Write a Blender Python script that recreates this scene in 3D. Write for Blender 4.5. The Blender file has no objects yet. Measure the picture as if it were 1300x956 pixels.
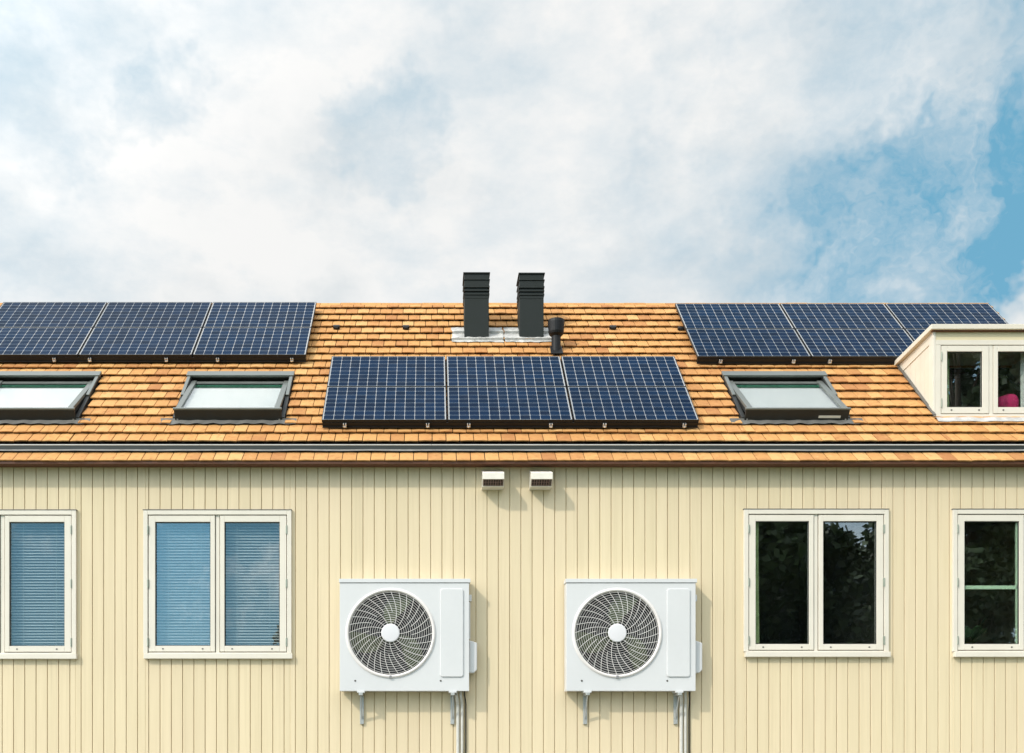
import bpy, math, random
from mathutils import Vector, Matrix, noise as mnoise
random.seed(7)
PI = math.pi
C45 = math.sqrt(0.5)
F = 1277.0; CX = 548.0; YH = 937.0; D = 13.04; H = 3.0      # camera calibration, metres / photo pixels
scene = bpy.context.scene
COL = scene.collection

# ------------------------------------------------------------------ materials
def nm(name):
    m = bpy.data.materials.new(name); m.use_nodes = True
    nt = m.node_tree; nt.nodes.clear()
    out = nt.nodes.new('ShaderNodeOutputMaterial')
    return m, nt, out
def N(nt, typ, **kw):
    n = nt.nodes.new(typ)
    for k, v in kw.items():
        if k.startswith('i_'):
            n.inputs[k[2:].replace('_', ' ')].default_value = v
        else:
            setattr(n, k, v)
    return n
def math_n(nt, op, a, b=None, c=None, clamp=False):
    n = nt.nodes.new('ShaderNodeMath'); n.operation = op; n.use_clamp = clamp
    for i, v in enumerate((a, b, c)):
        if v is None: continue
        if isinstance(v, (int, float)): n.inputs[i].default_value = v
        else: nt.links.new(v, n.inputs[i])
    return n.outputs[0]
def mixc(nt, fac, a, b, mode='MIX'):
    n = nt.nodes.new('ShaderNodeMix'); n.data_type = 'RGBA'; n.blend_type = mode
    for sock, v in ((n.inputs[0], fac), (n.inputs[6], a), (n.inputs[7], b)):
        if isinstance(v, (int, float)): sock.default_value = v
        elif isinstance(v, tuple): sock.default_value = (*v[:3], 1)
        else: nt.links.new(v, sock)
    return n.outputs[2]
def maprange(nt, v, a, b, c=0.0, d=1.0, smooth=False):
    n = nt.nodes.new('ShaderNodeMapRange')
    if smooth: n.interpolation_type = 'SMOOTHSTEP'
    nt.links.new(v, n.inputs[0])
    for i, x in enumerate((a, b, c, d)): n.inputs[i+1].default_value = x
    return n.outputs[0]
def coords(nt, scale=(1, 1, 1), kind='Object'):
    tc = nt.nodes.new('ShaderNodeTexCoord')
    mp = nt.nodes.new('ShaderNodeMapping'); mp.inputs['Scale'].default_value = scale
    nt.links.new(tc.outputs[kind], mp.inputs[0]); return mp.outputs[0]
def noise_n(nt, vec, scale, detail=4, rough=0.55):
    n = nt.nodes.new('ShaderNodeTexNoise'); n.inputs['Scale'].default_value = scale
    n.inputs['Detail'].default_value = detail; n.inputs['Roughness'].default_value = rough
    nt.links.new(vec, n.inputs['Vector']); return n.outputs['Fac']
def principled(nt, out, col, rough=0.6, metal=0.0, spec=0.5, bump=None, bstr=0.3, bdist=0.01):
    p = nt.nodes.new('ShaderNodeBsdfPrincipled')
    if isinstance(col, tuple): p.inputs['Base Color'].default_value = (*col[:3], 1)
    else: nt.links.new(col, p.inputs['Base Color'])
    if isinstance(rough, (int, float)): p.inputs['Roughness'].default_value = rough
    else: nt.links.new(rough, p.inputs['Roughness'])
    p.inputs['Metallic'].default_value = metal
    p.inputs['Specular IOR Level'].default_value = spec
    if bump is not None:
        b = nt.nodes.new('ShaderNodeBump'); b.inputs['Strength'].default_value = bstr; b.inputs['Distance'].default_value = bdist
        nt.links.new(bump, b.inputs['Height']); nt.links.new(b.outputs[0], p.inputs['Normal'])
    nt.links.new(p.outputs[0], out.inputs[0]); return p
def simple(name, col, rough=0.5, metal=0.0, var=0.08, scale=6.0, bstr=0.15, spec=0.5, stretch=(1, 1, 1), rnd=0.0):
    m, nt, out = nm(name)
    v = coords(nt, stretch)
    n1 = noise_n(nt, v, scale, 5); n2 = noise_n(nt, v, scale*7, 3)
    f = math_n(nt, 'ADD', math_n(nt, 'MULTIPLY', n1, 0.7), math_n(nt, 'MULTIPLY', n2, 0.3))
    lo = tuple(c*(1-var) for c in col); hi = tuple(min(1, c*(1+var)) for c in col)
    c = mixc(nt, maprange(nt, f, 0.3, 0.7), lo, hi)
    if rnd:
        g = nt.nodes.new('ShaderNodeNewGeometry')
        c = mixc(nt, 1.0, c, mixc(nt, g.outputs['Random Per Island'], (1-rnd,)*3, (1+rnd,)*3), 'MULTIPLY')
    principled(nt, out, c, maprange(nt, n1, 0.3, 0.7, max(0.02, rough-0.06), min(1, rough+0.08)), metal, spec, n2, bstr, 0.004)
    return m
M = {}
# cladding: cream painted boards, slightly different board by board, faint vertical weathering
m, nt, out = nm('cream_cladding')
v = coords(nt, (9, 9, 0.5)); n1 = noise_n(nt, v, 1.6, 5); v2 = coords(nt); n2 = noise_n(nt, v2, 0.7, 4); n3 = noise_n(nt, v2, 60, 3)
g = nt.nodes.new('ShaderNodeNewGeometry')
c = mixc(nt, maprange(nt, n1, 0.3, 0.7), (0.635, 0.530, 0.350), (0.685, 0.577, 0.390))
c = mixc(nt, maprange(nt, n2, 0.35, 0.7, 0, 0.45), c, (0.66, 0.535, 0.38))
nst = noise_n(nt, coords(nt, (22, 22, 0.35)), 1.0, 4, 0.7)
c = mixc(nt, maprange(nt, nst, 0.54, 0.74, 0, 0.30), c, (0.46, 0.37, 0.23))
c = mixc(nt, 1.0, c, mixc(nt, g.outputs['Random Per Island'], (0.965, 0.965, 0.95), (1.03, 1.03, 1.03)), 'MULTIPLY')
principled(nt, out, c, 0.55, 0, 0.35, n3, 0.1, 0.003); M['clad'] = m
M['groove'] = simple('groove_shadow_gap', (0.70, 0.56, 0.30), 0.8, var=0.15)
M['frame'] = simple('painted_frame', (0.665, 0.615, 0.53), 0.42, var=0.035, scale=3, bstr=0.04)
M['frieze'] = simple('painted_frieze', (0.66, 0.57, 0.37), 0.5, var=0.04, scale=3, bstr=0.05)
M['dormer'] = simple('dormer_boards', (0.64, 0.585, 0.49), 0.5, var=0.04, scale=4, rnd=0.03)
M['whiteplastic'] = simple('white_enamel', (0.60, 0.60, 0.605), 0.38, var=0.025, scale=2, bstr=0.03)
M['hubplastic'] = simple('hub_plastic', (0.66, 0.65, 0.67), 0.4, var=0.02)
M['gridwire'] = simple('guard_wire', (0.66, 0.64, 0.62), 0.45, var=0.04)
M['ventwhite'] = simple('vent_white', (0.68, 0.64, 0.56), 0.5, var=0.06, scale=20)
M['black'] = simple('matt_black', (0.008, 0.008, 0.008), 0.6, var=0.2)
M['blade'] = simple('fan_blade', (0.05, 0.065, 0.022), 0.4, var=0.2)
M['fins'] = simple('coil_fins', (0.006, 0.007, 0.010), 0.7, 0.0, var=0.3, scale=30)
M['chimney'] = simple('charcoal_metal', (0.009, 0.0135, 0.012), 0.6, 0.0, var=0.18, scale=5, bstr=0.08, spec=0.3)
M['pipe'] = simple('black_pipe', (0.005, 0.005, 0.006), 0.5, var=0.2, spec=0.3)
M['lead'] = simple('lead_flashing', (0.44, 0.43, 0.41), 0.6, 0.05, var=0.35, scale=8, bstr=0.6)
M['apron'] = simple('apron_lead', (0.17, 0.165, 0.155), 0.6, 0.0, var=0.35, scale=10, bstr=0.5)
M['greylead'] = simple('grey_flashing', (0.115, 0.11, 0.10), 0.55, 0.1, var=0.3, scale=9, bstr=0.5)
M['gutter'] = simple('gutter_zinc', (0.012, 0.017, 0.015), 0.5, 0.0, var=0.2, scale=4)
M['lip'] = simple('gutter_lip', (0.42, 0.41, 0.385), 0.5, 0.0, var=0.10, scale=3)
M['fascia'] = simple('brown_fascia', (0.12, 0.042, 0.018), 0.6, var=0.25)
M['sky_clad'] = simple('skylight_cladding', (0.16, 0.17, 0.158), 0.38, 0.35, var=0.1)
M['sky_dark'] = simple('skylight_dark', (0.022, 0.023, 0.022), 0.5, 0.2, var=0.2)
M['steel'] = simple('clamp_steel', (0.65, 0.63, 0.60), 0.3, 0.7, var=0.1)
M['alu'] = simple('panel_frame_black', (0.018, 0.017, 0.017), 0.45, 0.3, var=0.08)
M['railblack'] = simple('rail_black', (0.012, 0.011, 0.011), 0.5, 0.3, var=0.2)
M['deck'] = simple('roof_underlay', (0.022, 0.013, 0.009), 0.9, var=0.3)
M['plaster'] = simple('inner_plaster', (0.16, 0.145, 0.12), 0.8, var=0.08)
M['hinge'] = simple('hinge_metal', (0.30, 0.33, 0.27), 0.4, 0.5, var=0.15)
M['screw'] = simple('screw_dark', (0.10, 0.09, 0.08), 0.5, 0.4)
M['blind'] = simple('blind_slats', (0.36, 0.37, 0.37), 0.45, var=0.05)
M['whiteblind'] = simple('pale_roller_blind', (0.36, 0.37, 0.355), 0.7, var=0.04, scale=3, bstr=0.2)
M['greencurtain'] = simple('green_curtain', (0.58, 0.66, 0.36), 0.85, var=0.15, scale=12)
M['whitecurtain'] = simple('white_curtain', (0.75, 0.74, 0.70), 0.85, var=0.08, scale=12)
M['pink'] = simple('pink_cloth', (0.75, 0.03, 0.17), 0.8, var=0.15, scale=14, bstr=0.4)
M['greenbar'] = simple('green_bar', (0.62, 0.78, 0.56), 0.5, var=0.05)
M['terracotta'] = simple('terracotta_pot', (0.30, 0.06, 0.04), 0.8, var=0.15)
M['plant'] = simple('plant_leaf', (0.07, 0.13, 0.05), 0.45, var=0.3)
M['bark'] = simple('bark', (0.07, 0.055, 0.04), 0.9, var=0.3, scale=5, bstr=0.6)
M['leaf'] = simple('tree_leaf', (0.045, 0.075, 0.025), 0.55, var=0.35, scale=0.6, rnd=0.35)
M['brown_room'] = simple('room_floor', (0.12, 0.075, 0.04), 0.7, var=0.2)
M['grass'] = simple('mown_grass', (0.06, 0.09, 0.03), 0.9, var=0.35, scale=0.8, bstr=0.8)
M['paving'] = simple('grey_paving', (0.26, 0.25, 0.23), 0.8, var=0.15, scale=3, bstr=0.4)
# clay tiles
m, nt, out = nm('clay_tiles')
g = nt.nodes.new('ShaderNodeNewGeometry'); v = coords(nt)
r = nt.nodes.new('ShaderNodeValToRGB'); nt.links.new(g.outputs['Random Per Island'], r.inputs[0])
els = r.color_ramp.elements
els[0].position = 0.0; els[0].color = (0.36, 0.155, 0.055, 1); els[1].position = 1.0; els[1].color = (0.565, 0.33, 0.130, 1)
for p_, c_ in ((0.2, (0.44, 0.212, 0.073, 1)), (0.55, (0.485, 0.245, 0.085, 1)), (0.8, (0.52, 0.275, 0.10, 1))):
    e = els.new(p_); e.color = c_
nb = noise_n(nt, v, 1.1, 5, 0.6); ns = noise_n(nt, v, 14, 6, 0.65); nf = noise_n(nt, v, 90, 4, 0.7)
c = mixc(nt, maprange(nt, nb, 0.42, 0.68, 0, 0.5), r.outputs[0], (0.54, 0.30, 0.10))
c = mixc(nt, maprange(nt, ns, 0.53, 0.72, 0, 0.65), c, (0.27, 0.10, 0.035))
c = mixc(nt, maprange(nt, ns, 0.28, 0.40, 0.45, 0), c, (0.66, 0.42, 0.20))
c = mixc(nt, maprange(nt, nf, 0.60, 0.78, 0, 0.45), c, (0.13, 0.07, 0.03))
principled(nt, out, c, 0.8, 0, 0.25, math_n(nt, 'ADD', nf, ns), 0.55, 0.006); M['tile'] = m
# solar cells: 12 x 8 pale grid with diamonds at the crossings (object coordinates of the panel)
PW, PH = 1.655, 0.950
m, nt, out = nm('solar_cells')
tc = nt.nodes.new('ShaderNodeTexCoord'); sp = nt.nodes.new('ShaderNodeSeparateXYZ'); nt.links.new(tc.outputs['Object'], sp.inputs[0])
mx, my = 0.020, 0.016
cw, ch = (PW-2*mx)/12, (PH-2*my)/8
u = math_n(nt, 'DIVIDE', math_n(nt, 'SUBTRACT', sp.outputs[0], mx), cw); w = math_n(nt, 'DIVIDE', math_n(nt, 'SUBTRACT', sp.outputs[1], my), ch)
du = math_n(nt, 'MULTIPLY', math_n(nt, 'ABSOLUTE', math_n(nt, 'SUBTRACT', u, math_n(nt, 'ROUND', u))), cw)
dw = math_n(nt, 'MULTIPLY', math_n(nt, 'ABSOLUTE', math_n(nt, 'SUBTRACT', w, math_n(nt, 'ROUND', w))), ch)
vl = math_n(nt, 'LESS_THAN', du, 0.0024); hl = math_n(nt, 'LESS_THAN', dw, 0.0024)
dia = math_n(nt, 'LESS_THAN', math_n(nt, 'ADD', du, dw), 0.0125)
edge = math_n(nt, 'MAXIMUM', math_n(nt, 'GREATER_THAN', math_n(nt, 'ABSOLUTE', math_n(nt, 'SUBTRACT', sp.outputs[0], PW/2)), PW/2-0.0175),
              math_n(nt, 'GREATER_THAN', math_n(nt, 'ABSOLUTE', math_n(nt, 'SUBTRACT', sp.outputs[1], PH/2)), PH/2-0.0135))
strong = math_n(nt, 'MAXIMUM', math_n(nt, 'MAXIMUM', vl, dia), edge)
cellid = nt.nodes.new('ShaderNodeCombineXYZ'); nt.links.new(math_n(nt, 'FLOOR', u), cellid.inputs[0]); nt.links.new(math_n(nt, 'FLOOR', w), cellid.inputs[1])
oi = nt.nodes.new('ShaderNodeObjectInfo'); nt.links.new(math_n(nt, 'MULTIPLY', oi.outputs['Random'], 50), cellid.inputs[2])
wn = nt.nodes.new('ShaderNodeTexWhiteNoise'); nt.links.new(cellid.outputs[0], wn.inputs[0])
base = mixc(nt, wn.outputs[0], (0.0002, 0.008, 0.026), (0.0006, 0.014, 0.044))
bus = math_n(nt, 'LESS_THAN', math_n(nt, 'ABSOLUTE', math_n(nt, 'SUBTRACT', math_n(nt, 'FRACT', math_n(nt, 'MULTIPLY', w, 3.0)), 0.5)), 0.05)
base = mixc(nt, math_n(nt, 'MULTIPLY', bus, 0.06), base, (0.06, 0.10, 0.18))
c = mixc(nt, math_n(nt, 'MULTIPLY', hl, 0.5), base, (0.42, 0.50, 0.58)); c = mixc(nt, math_n(nt, 'MULTIPLY', strong, 0.62), c, (0.55, 0.55, 0.54))
dn = noise_n(nt, tc.outputs['Object'], 5, 5)
c = mixc(nt, 1.0, c, mixc(nt, oi.outputs['Random'], (0.82, 0.84, 0.86), (1.12, 1.1, 1.08)), 'MULTIPLY')
c = mixc(nt, maprange(nt, dn, 0.5, 0.8, 0.0, 0.025), c, (0.4, 0.36, 0.3))
principled(nt, out, c, maprange(nt, dn, 0.3, 0.7, 0.10, 0.2), 0.0, 0.5).inputs['IOR'].default_value = 1.10; M['cells'] = m
# glass: mix of clear and mirror, as coated double glazing
def glassmat(name, refl, tint, rough=0.0, wav=0.0):
    m, nt, out = nm(name)
    tr = nt.nodes.new('ShaderNodeBsdfTransparent'); tr.inputs[0].default_value = (*tint, 1)
    gl = nt.nodes.new('ShaderNodeBsdfGlossy'); gl.inputs['Roughness'].default_value = rough; gl.inputs[0].default_value = (0.93, 0.97, 1, 1)
    if wav:
        b = nt.nodes.new('ShaderNodeBump'); b.inputs['Strength'].default_value = wav; b.inputs['Distance'].default_value = 0.01
        nt.links.new(noise_n(nt, coords(nt), 1.3, 2), b.inputs['Height']); nt.links.new(b.outputs[0], gl.inputs[1])
    g_ = nt.nodes.new('ShaderNodeNewGeometry'); dp = nt.nodes.new('ShaderNodeVectorMath'); dp.operation = 'DOT_PRODUCT'
    nt.links.new(g_.outputs['Incoming'], dp.inputs[0]); nt.links.new(g_.outputs['Normal'], dp.inputs[1])
    om = math_n(nt, 'SUBTRACT', 1.0, math_n(nt, 'ABSOLUTE', dp.outputs['Value']))
    f = math_n(nt, 'ADD', math_n(nt, 'MULTIPLY', math_n(nt, 'POWER', om, 5.0), 0.9), refl, clamp=True)
    mx_ = nt.nodes.new('ShaderNodeMixShader'); nt.links.new(f, mx_.inputs[0]); nt.links.new(tr.outputs[0], mx_.inputs[1]); nt.links.new(gl.outputs[0], mx_.inputs[2])
    nt.links.new(mx_.outputs[0], out.inputs[0]); return m
M['glass'] = glassmat('window_glass', 0.17, (0.93, 0.96, 0.95), wav=0.05)
M['glassdim'] = glassmat('window_glass_dim_reflection', 0.095, (0.93, 0.96, 0.95), wav=0.05)  # lower mirror share imitates a duller sky reflection in some right panes
M['skyglass'] = glassmat('skylight_glass', 0.045, (0.97, 0.975, 0.965))
M['glassedge'] = simple('glass_edge_green', (0.02, 0.16, 0.09), 0.3, var=0.1)

# ------------------------------------------------------------------ mesh helpers
ORG = {}
ident = lambda a, b, c: (a, b, c)
class MB:
    def __init__(s): s.v = []; s.f = []
    def box(s, a0, a1, b0, b1, c0, c1, f=ident):
        i = len(s.v)
        for p in ((a0,b0,c0),(a1,b0,c0),(a1,b1,c0),(a0,b1,c0),(a0,b0,c1),(a1,b0,c1),(a1,b1,c1),(a0,b1,c1)): s.v.append(f(*p))
        s.f += [(i,i+3,i+2,i+1),(i+4,i+5,i+6,i+7),(i,i+1,i+5,i+4),(i+1,i+2,i+6,i+5),(i+2,i+3,i+7,i+6),(i+3,i,i+4,i+7)]
        return s
    def hexa(s, pts):
        i = len(s.v); s.v += [tuple(p) for p in pts]
        s.f += [(i,i+3,i+2,i+1),(i+4,i+5,i+6,i+7),(i,i+1,i+5,i+4),(i+1,i+2,i+6,i+5),(i+2,i+3,i+7,i+6),(i+3,i,i+4,i+7)]; return s
    def poly(s, pts):
        i = len(s.v); s.v += [tuple(p) for p in pts]; s.f.append(tuple(range(i, i+len(pts)))); return s
    def prism(s, pts, off):
        """extrude polygon pts by vector off"""
        n = len(pts); i = len(s.v); o = Vector(off)
        s.v += [tuple(p) for p in pts] + [tuple(Vector(p)+o) for p in pts]
        s.f.append(tuple(range(i+n-1, i-1, -1))); s.f.append(tuple(range(i+n, i+2*n)))
        for k in range(n): s.f.append((i+k, i+(k+1) % n, i+n+(k+1) % n, i+n+k))
        return s
    def tube(s, pts, r, n=6, closed=False, r2=None):
        P = [Vector(p) for p in pts]; L = len(P); base = len(s.v); up = None
        for k in range(L):
            a = P[(k-1) % L] if (closed or k > 0) else P[k]; b = P[(k+1) % L] if (closed or k < L-1) else P[k]
            t = (b-a).normalized()
            ref = Vector((0,1,0)) if abs(t.y) < 0.9 else Vector((1,0,0))
            x = t.cross(ref).normalized(); y = t.cross(x)
            rr = r if r2 is None else r+(r2-r)*k/(L-1)
            for j in range(n):
                an = 2*PI*(j+0.5)/n; s.v.append(tuple(P[k]+x*(math.cos(an)*rr)+y*(math.sin(an)*rr)))
        for k in range(L if closed else L-1):
            for j in range(n):
                a = base+k*n+j; b = base+k*n+(j+1) % n; c = base+((k+1) % L)*n+(j+1) % n; d = base+((k+1) % L)*n+j
                s.f.append((a, b, c, d))
        if not closed:
            s.f.append(tuple(base+j for j in range(n-1, -1, -1))); s.f.append(tuple(base+(L-1)*n+j for j in range(n)))
        return s
    def lathe(s, prof, n=24, f=ident):
        """prof = [(r, z)], axis = third coordinate"""
        base = len(s.v)
        for (r, z) in prof:
            for j in range(n):
                a = 2*PI*j/n; s.v.append(f(r*math.cos(a), r*math.sin(a), z))
        for k in range(len(prof)-1):
            for j in range(n):
                s.f.append((base+k*n+j, base+k*n+(j+1) % n, base+(k+1)*n+(j+1) % n, base+(k+1)*n+j))
        s.f.append(tuple(base+j for j in range(n-1, -1, -1))); s.f.append(tuple(base+(len(prof)-1)*n+j for j in range(n)))
        return s
    def build(s, name, mat, parent=None, bevel=0.0, smooth=False, local=False, fixn=True):
        org = Vector((0, 0, 0)) if (local or parent is None) else ORG.get(parent, Vector((0, 0, 0)))
        me = bpy.data.meshes.new(name)
        me.from_pydata([tuple(Vector(p)-org) for p in s.v], [], s.f); me.materials.append(mat)
        if fixn:
            import bmesh
            bm = bmesh.new(); bm.from_mesh(me); bmesh.ops.recalc_face_normals(bm, faces=bm.faces); bm.to_mesh(me); bm.free()
        if smooth:
            for p in me.polygons: p.use_smooth = True
        o = bpy.data.objects.new(name, me); COL.objects.link(o)
        if parent is not None:
            o.parent = parent; ORG[o] = org
        if bevel:
            b = o.modifiers.new('Bevel', 'BEVEL'); b.width = bevel; b.segments = 2; b.limit_method = 'ANGLE'
        return o
def thing(name, label, cat, loc=(0,0,0), rot=(0,0,0), group=None):
    o = bpy.data.objects.new(name, None); COL.objects.link(o); o.empty_display_size = 0.2
    o.location = loc; o.rotation_euler = rot; o['label'] = label; o['category'] = cat
    if group: o['group'] = group
    ORG[o] = Vector(loc) if tuple(rot) == (0,0,0) else Vector((0,0,0))
    return o
def tag(o, label, cat, group=None):
    o['label'] = label; o['category'] = cat
    if group: o['group'] = group
    return o
def dup(root, loc, label):
    r = root.copy(); COL.objects.link(r); r.location = loc; r['label'] = label
    def rec(src, dst):
        for ch in list(src.children):
            c = ch.copy(); COL.objects.link(c); c.parent = dst; rec(ch, c)
    rec(root, r); return r
def structure(o): o['kind'] = 'structure'; return o

# roof frame: x along the house, s up the slope, n out of the slope
def R(x, s, n): return (x, -3.705 + C45*(s-n), H + C45*(s+n))
def sy(y, n=0.0):                        # slope coordinate seen at photo row y
    t = (YH-y)/F; k = 9.335-1.41421*n; h = t*k/(1-t); return 1.41421*h-n
def rx(px, s, n=0.0):                    # x on the roof seen at photo column px
    return (px-CX)*(9.335+C45*(s-n))/F
def wx(px, Y=0.0): return (px-CX)*(D+Y)/F
def wz(py, Y=0.0): return H+(YH-py)*(D+Y)/F
XL, XR = -12.0, 9.0

# ------------------------------------------------------------------ house
house = thing('row_house', 'cream board-clad house with orange clay tiled roof', 'house', (-1.5, 3.4, 0))
PITCH = 0.2405; S0 = 5.458; SR = 10.02

wins = {'A': (-90.0, 97.7, 648.5, 837), 'B': (182.7, 370.4, 648.4, 836.7), 'C': (943.6, 1127.0, 647.5, 834.5), 'D': (1208.2, 1395.0, 647.5, 834.5)}
openings = []
for k, (a, b, t, bt) in wins.items():
    openings.append((wx(a)+0.02, wx(b)-0.02, wz(bt)+0.02, wz(t)-0.02))
# cladding boards
mb = MB(); gb = MB(); BP = 0.1462
x = XL; WTOP = H+3.56
cols = []
while x < XR:
    x1 = min(x+BP, XR); cols.append((x, x1)); x = x1
for (x0, x1) in cols:
    a, b = x0+0.0036, x1-0.0036
    xs = sorted(set([a, b]+[e for o in openings for e in o[:2] if a < e < b]))
    dy = random.uniform(-0.001, 0.001)
    for p, q in zip(xs[:-1], xs[1:]):
        mid = (p+q)/2; zs = [0.25]
        for (ox0, ox1, oz0, oz1) in openings:
            if ox0 < mid < ox1: zs += [oz0, oz1]
        zs.append(WTOP)
        for z0, z1 in zip(zs[0::2], zs[1::2]):
            e = 0.004                    # V-grooved long edges
            mb.prism([(p, 0.022, z0), (p, 0.004+dy, z0), (p+min(e, (q-p)/3), dy, z0), (q-min(e, (q-p)/3), dy, z0), (q, 0.004+dy, z0), (q, 0.022, z0)], (0, 0, z1-z0))
wall = mb.build('wall', M['clad'], house)
# backing wall with the same openings
mb = MB(); xs = sorted(set([XL, XR]+[e for o in openings for e in o[:2]]))
for p, q in zip(xs[:-1], xs[1:]):
    mid = (p+q)/2; zs = [0.0]
    for (ox0, ox1, oz0, oz1) in openings:
        if ox0 < mid < ox1: zs += [oz0, oz1]
    zs.append(WTOP)
    for z0, z1 in zip(zs[0::2], zs[1::2]): mb.box(p, q, 0.0225, 0.20, z0, z1)
mb.build('backing_wall', M['groove'], wall)
# gable ends and rear wall
mb = MB()
zr = H+SR*C45-0.1; yr = -3.705+SR*C45
for xx in (XL, XR-0.18):
    mb.prism([(xx, 0.2025, 0), (xx, 2*yr-0.2, 0), (xx, 2*yr-0.2, H+3.5), (xx, yr, zr), (xx, 0.2025, H+3.75)], (0.18, 0, 0))
mb.box(XL, XR, 2*yr-0.197, 2*yr, 0, H+3.5)
mb.build('gable_wall', M['clad'], house)
# inner floor, rear partition, ceiling so rooms are dark and closed
mb = MB()
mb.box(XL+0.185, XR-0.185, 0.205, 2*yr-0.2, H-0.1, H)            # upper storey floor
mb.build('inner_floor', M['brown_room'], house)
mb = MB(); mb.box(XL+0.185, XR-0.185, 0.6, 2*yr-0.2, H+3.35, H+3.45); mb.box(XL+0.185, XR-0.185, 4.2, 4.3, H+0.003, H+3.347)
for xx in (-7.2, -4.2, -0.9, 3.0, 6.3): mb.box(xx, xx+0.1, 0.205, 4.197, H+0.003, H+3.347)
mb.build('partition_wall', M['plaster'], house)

# ---- roof deck (with openings) and tiles
skylights = [(-6.28, -4.765), (-3.50, -1.985), (4.185, 5.655)]
SK0, SK1 = sy(532, 0.035), sy(472, 0.095)-0.03
DX0, DX1 = 6.83, 8.52                       # dormer outer faces
DY = 0.66                                   # dormer front plane (world Y)
ds0 = (DY+3.705)/C45 + 0.02; ds1 = (1.72+3.705)/C45
def deck_quad(mb, x0, x1, s0, s1): mb.box(x0, x1, s0, s1, -0.07, -0.035, R)
mb = MB()
holes_ = [(DX0+0.12, DX1-0.12, ds0+0.12, ds1-0.12)]+[(a+0.03, b-0.03, SK0+0.03, SK1-0.03) for a, b in skylights]
xs = sorted(set([XL-0.03, XR+0.03]+[e for h in holes_ for e in h[:2]]))
for p, q in zip(xs[:-1], xs[1:]):
    mid = (p+q)/2; ss = [5.40]
    for h in holes_:
        if h[0] < mid < h[1]: ss += [h[2], h[3]]
    ss.append(SR-0.02)
    for a, b in zip(ss[0::2], ss[1::2]): deck_quad(mb, p, q, a, b)
back = lambda x, s, n: (x, 2*yr-R(x, s, n)[1], R(x, s, n)[2])
mb.box(XL-0.03, XR+0.03, 4.8, SR-0.02, -0.07, -0.035, back)
roof = mb.build('roof', M['deck'], house)
def chim_region(px, py): 
    s = sy(py); return rx(px, s), s
def blocked(xc, s0, s1):
    sm = (s0+s1)/2
    for (a, b) in skylights:
        if a-0.015 < xc < b+0.015 and sm > SK0-0.02 and sm < SK1+0.08: return True
    if DX0-0.02 < xc < DX1+0.02 and ds0-0.02 < sm < ds1+0.02: return True
    return False
TW = 0.1825
def tile_rows(mb, mapf, rows, x0, x1, test=True, seed=1):
    rnd = random.Random(seed)
    for (s0, exp, off) in rows:
        x = x0 - off*TW
        wob = rnd.uniform(0, 50)
        while x < x1:
            gp = rnd.uniform(0.0028, 0.0062); a = max(x+gp, x0); b = min(x+TW-gp, x1); x += TW
            if b-a < 0.02: continue
            # clip at blocked features
            if test:
                segs = []
                cuts = [a, b]
                for (p, q) in skylights + [(DX0, DX1)]:
                    for e in (p-0.012, q+0.012):
                        if a < e < b: cuts.append(e)
                cuts = sorted(cuts)
                for p, q in zip(cuts[:-1], cuts[1:]):
                    if q-p > 0.012 and not blocked((p+q)/2, s0, s0+exp): segs.append((p, q))
            else: segs = [(a, b)]
            if not segs: continue
            sag = 0.004*mnoise.noise(Vector((a*0.9, wob, 0)))
            js = rnd.uniform(-0.003, 0.003)+sag; jn = rnd.uniform(-0.0025, 0.0035); jt = rnd.uniform(-0.002, 0.002)
            L = exp+0.02
            for p, q in segs:
                n0 = 0.050+jn; n1 = 0.012; th = 0.016
                sk = rnd.uniform(-0.0015, 0.0015); cm = 0.003
                m_ = (p+q)/2
                i = len(mb.v)
                top = [(p, s0+js, n0-cm+jt), (m_, s0+js+sk, n0), (q, s0+js+sk*2, n0-cm-jt), (q, s0+L, n1-cm), (m_, s0+L, n1), (p, s0+L, n1-cm)]
                mb.v += [mapf(*t) for t in top] + [mapf(t[0], t[1], t[2]-th) for t in top]
                mb.f += [(i,i+1,i+4,i+5), (i+1,i+2,i+3,i+4), (i+6,i+7,i+1,i), (i+7,i+8,i+2,i+1), (i+8,i+9,i+3,i+2), (i+11,i+6,i,i+5), (i+6,i+11,i+10,i+7), (i+7,i+10,i+9,i+8), (i+9,i+10,i+4,i+3), (i+10,i+11,i+5,i+4)]
rows = []; k = 0; s = S0
while s < SR-0.06:
    rows.append((s, min(PITCH, SR-s-0.02), 0.5*(k % 2)+random.uniform(-0.06, 0.06))); s += PITCH; k += 1
mb = MB(); tile_rows(mb, R, rows, XL-0.04, 9.06)
mb.build('roof_tiles', M['tile'], roof, fixn=True)
# back slope, coarser
mb = MB(); tile_rows(mb, back, [(4.85+i*PITCH, PITCH, 0.5*(i % 2)) for i in range(21)], XL-0.04, 9.06, test=False, seed=3)
mb.build('rear_tiles', M['tile'], roof)
# low pent row above the wall
mb = MB(); tile_rows(mb, R, [(4.962, 0.25, 0.3)], XL-0.04, 9.06, test=False, seed=5)
mb.build('eaves_tiles', M['tile'], roof)
# ridge caps
mb = MB(); x = XL-0.04; rr = random.Random(4)
zrt = H+SR*C45+0.012
while x < 9.06:
    l = 0.33; j = rr.uniform(-0.003, 0.003)
    prof = [(-0.10, -0.075), (-0.055, -0.018), (0, 0.004), (0.055, -0.018), (0.10, -0.075)]
    pts = [(x+0.003, yr+a, zrt+b+j) for a, b in prof]+[(x+0.003, yr+a*0.85, zrt+b-0.018+j) for a, b in reversed(prof)]
    mb.prism(pts, (min(l, 9.06-x)-0.006, 0, 0)); x += l
mb.build('ridge_tiles', M['tile'], roof)
# verge board at the right gable
mb = MB()
for f in (R, back):
    mb.box(9.0, 9.028, 5.2, SR-0.03, -0.20, -0.0, f)
mb.build('verge_board', M['fascia'], roof)
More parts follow.
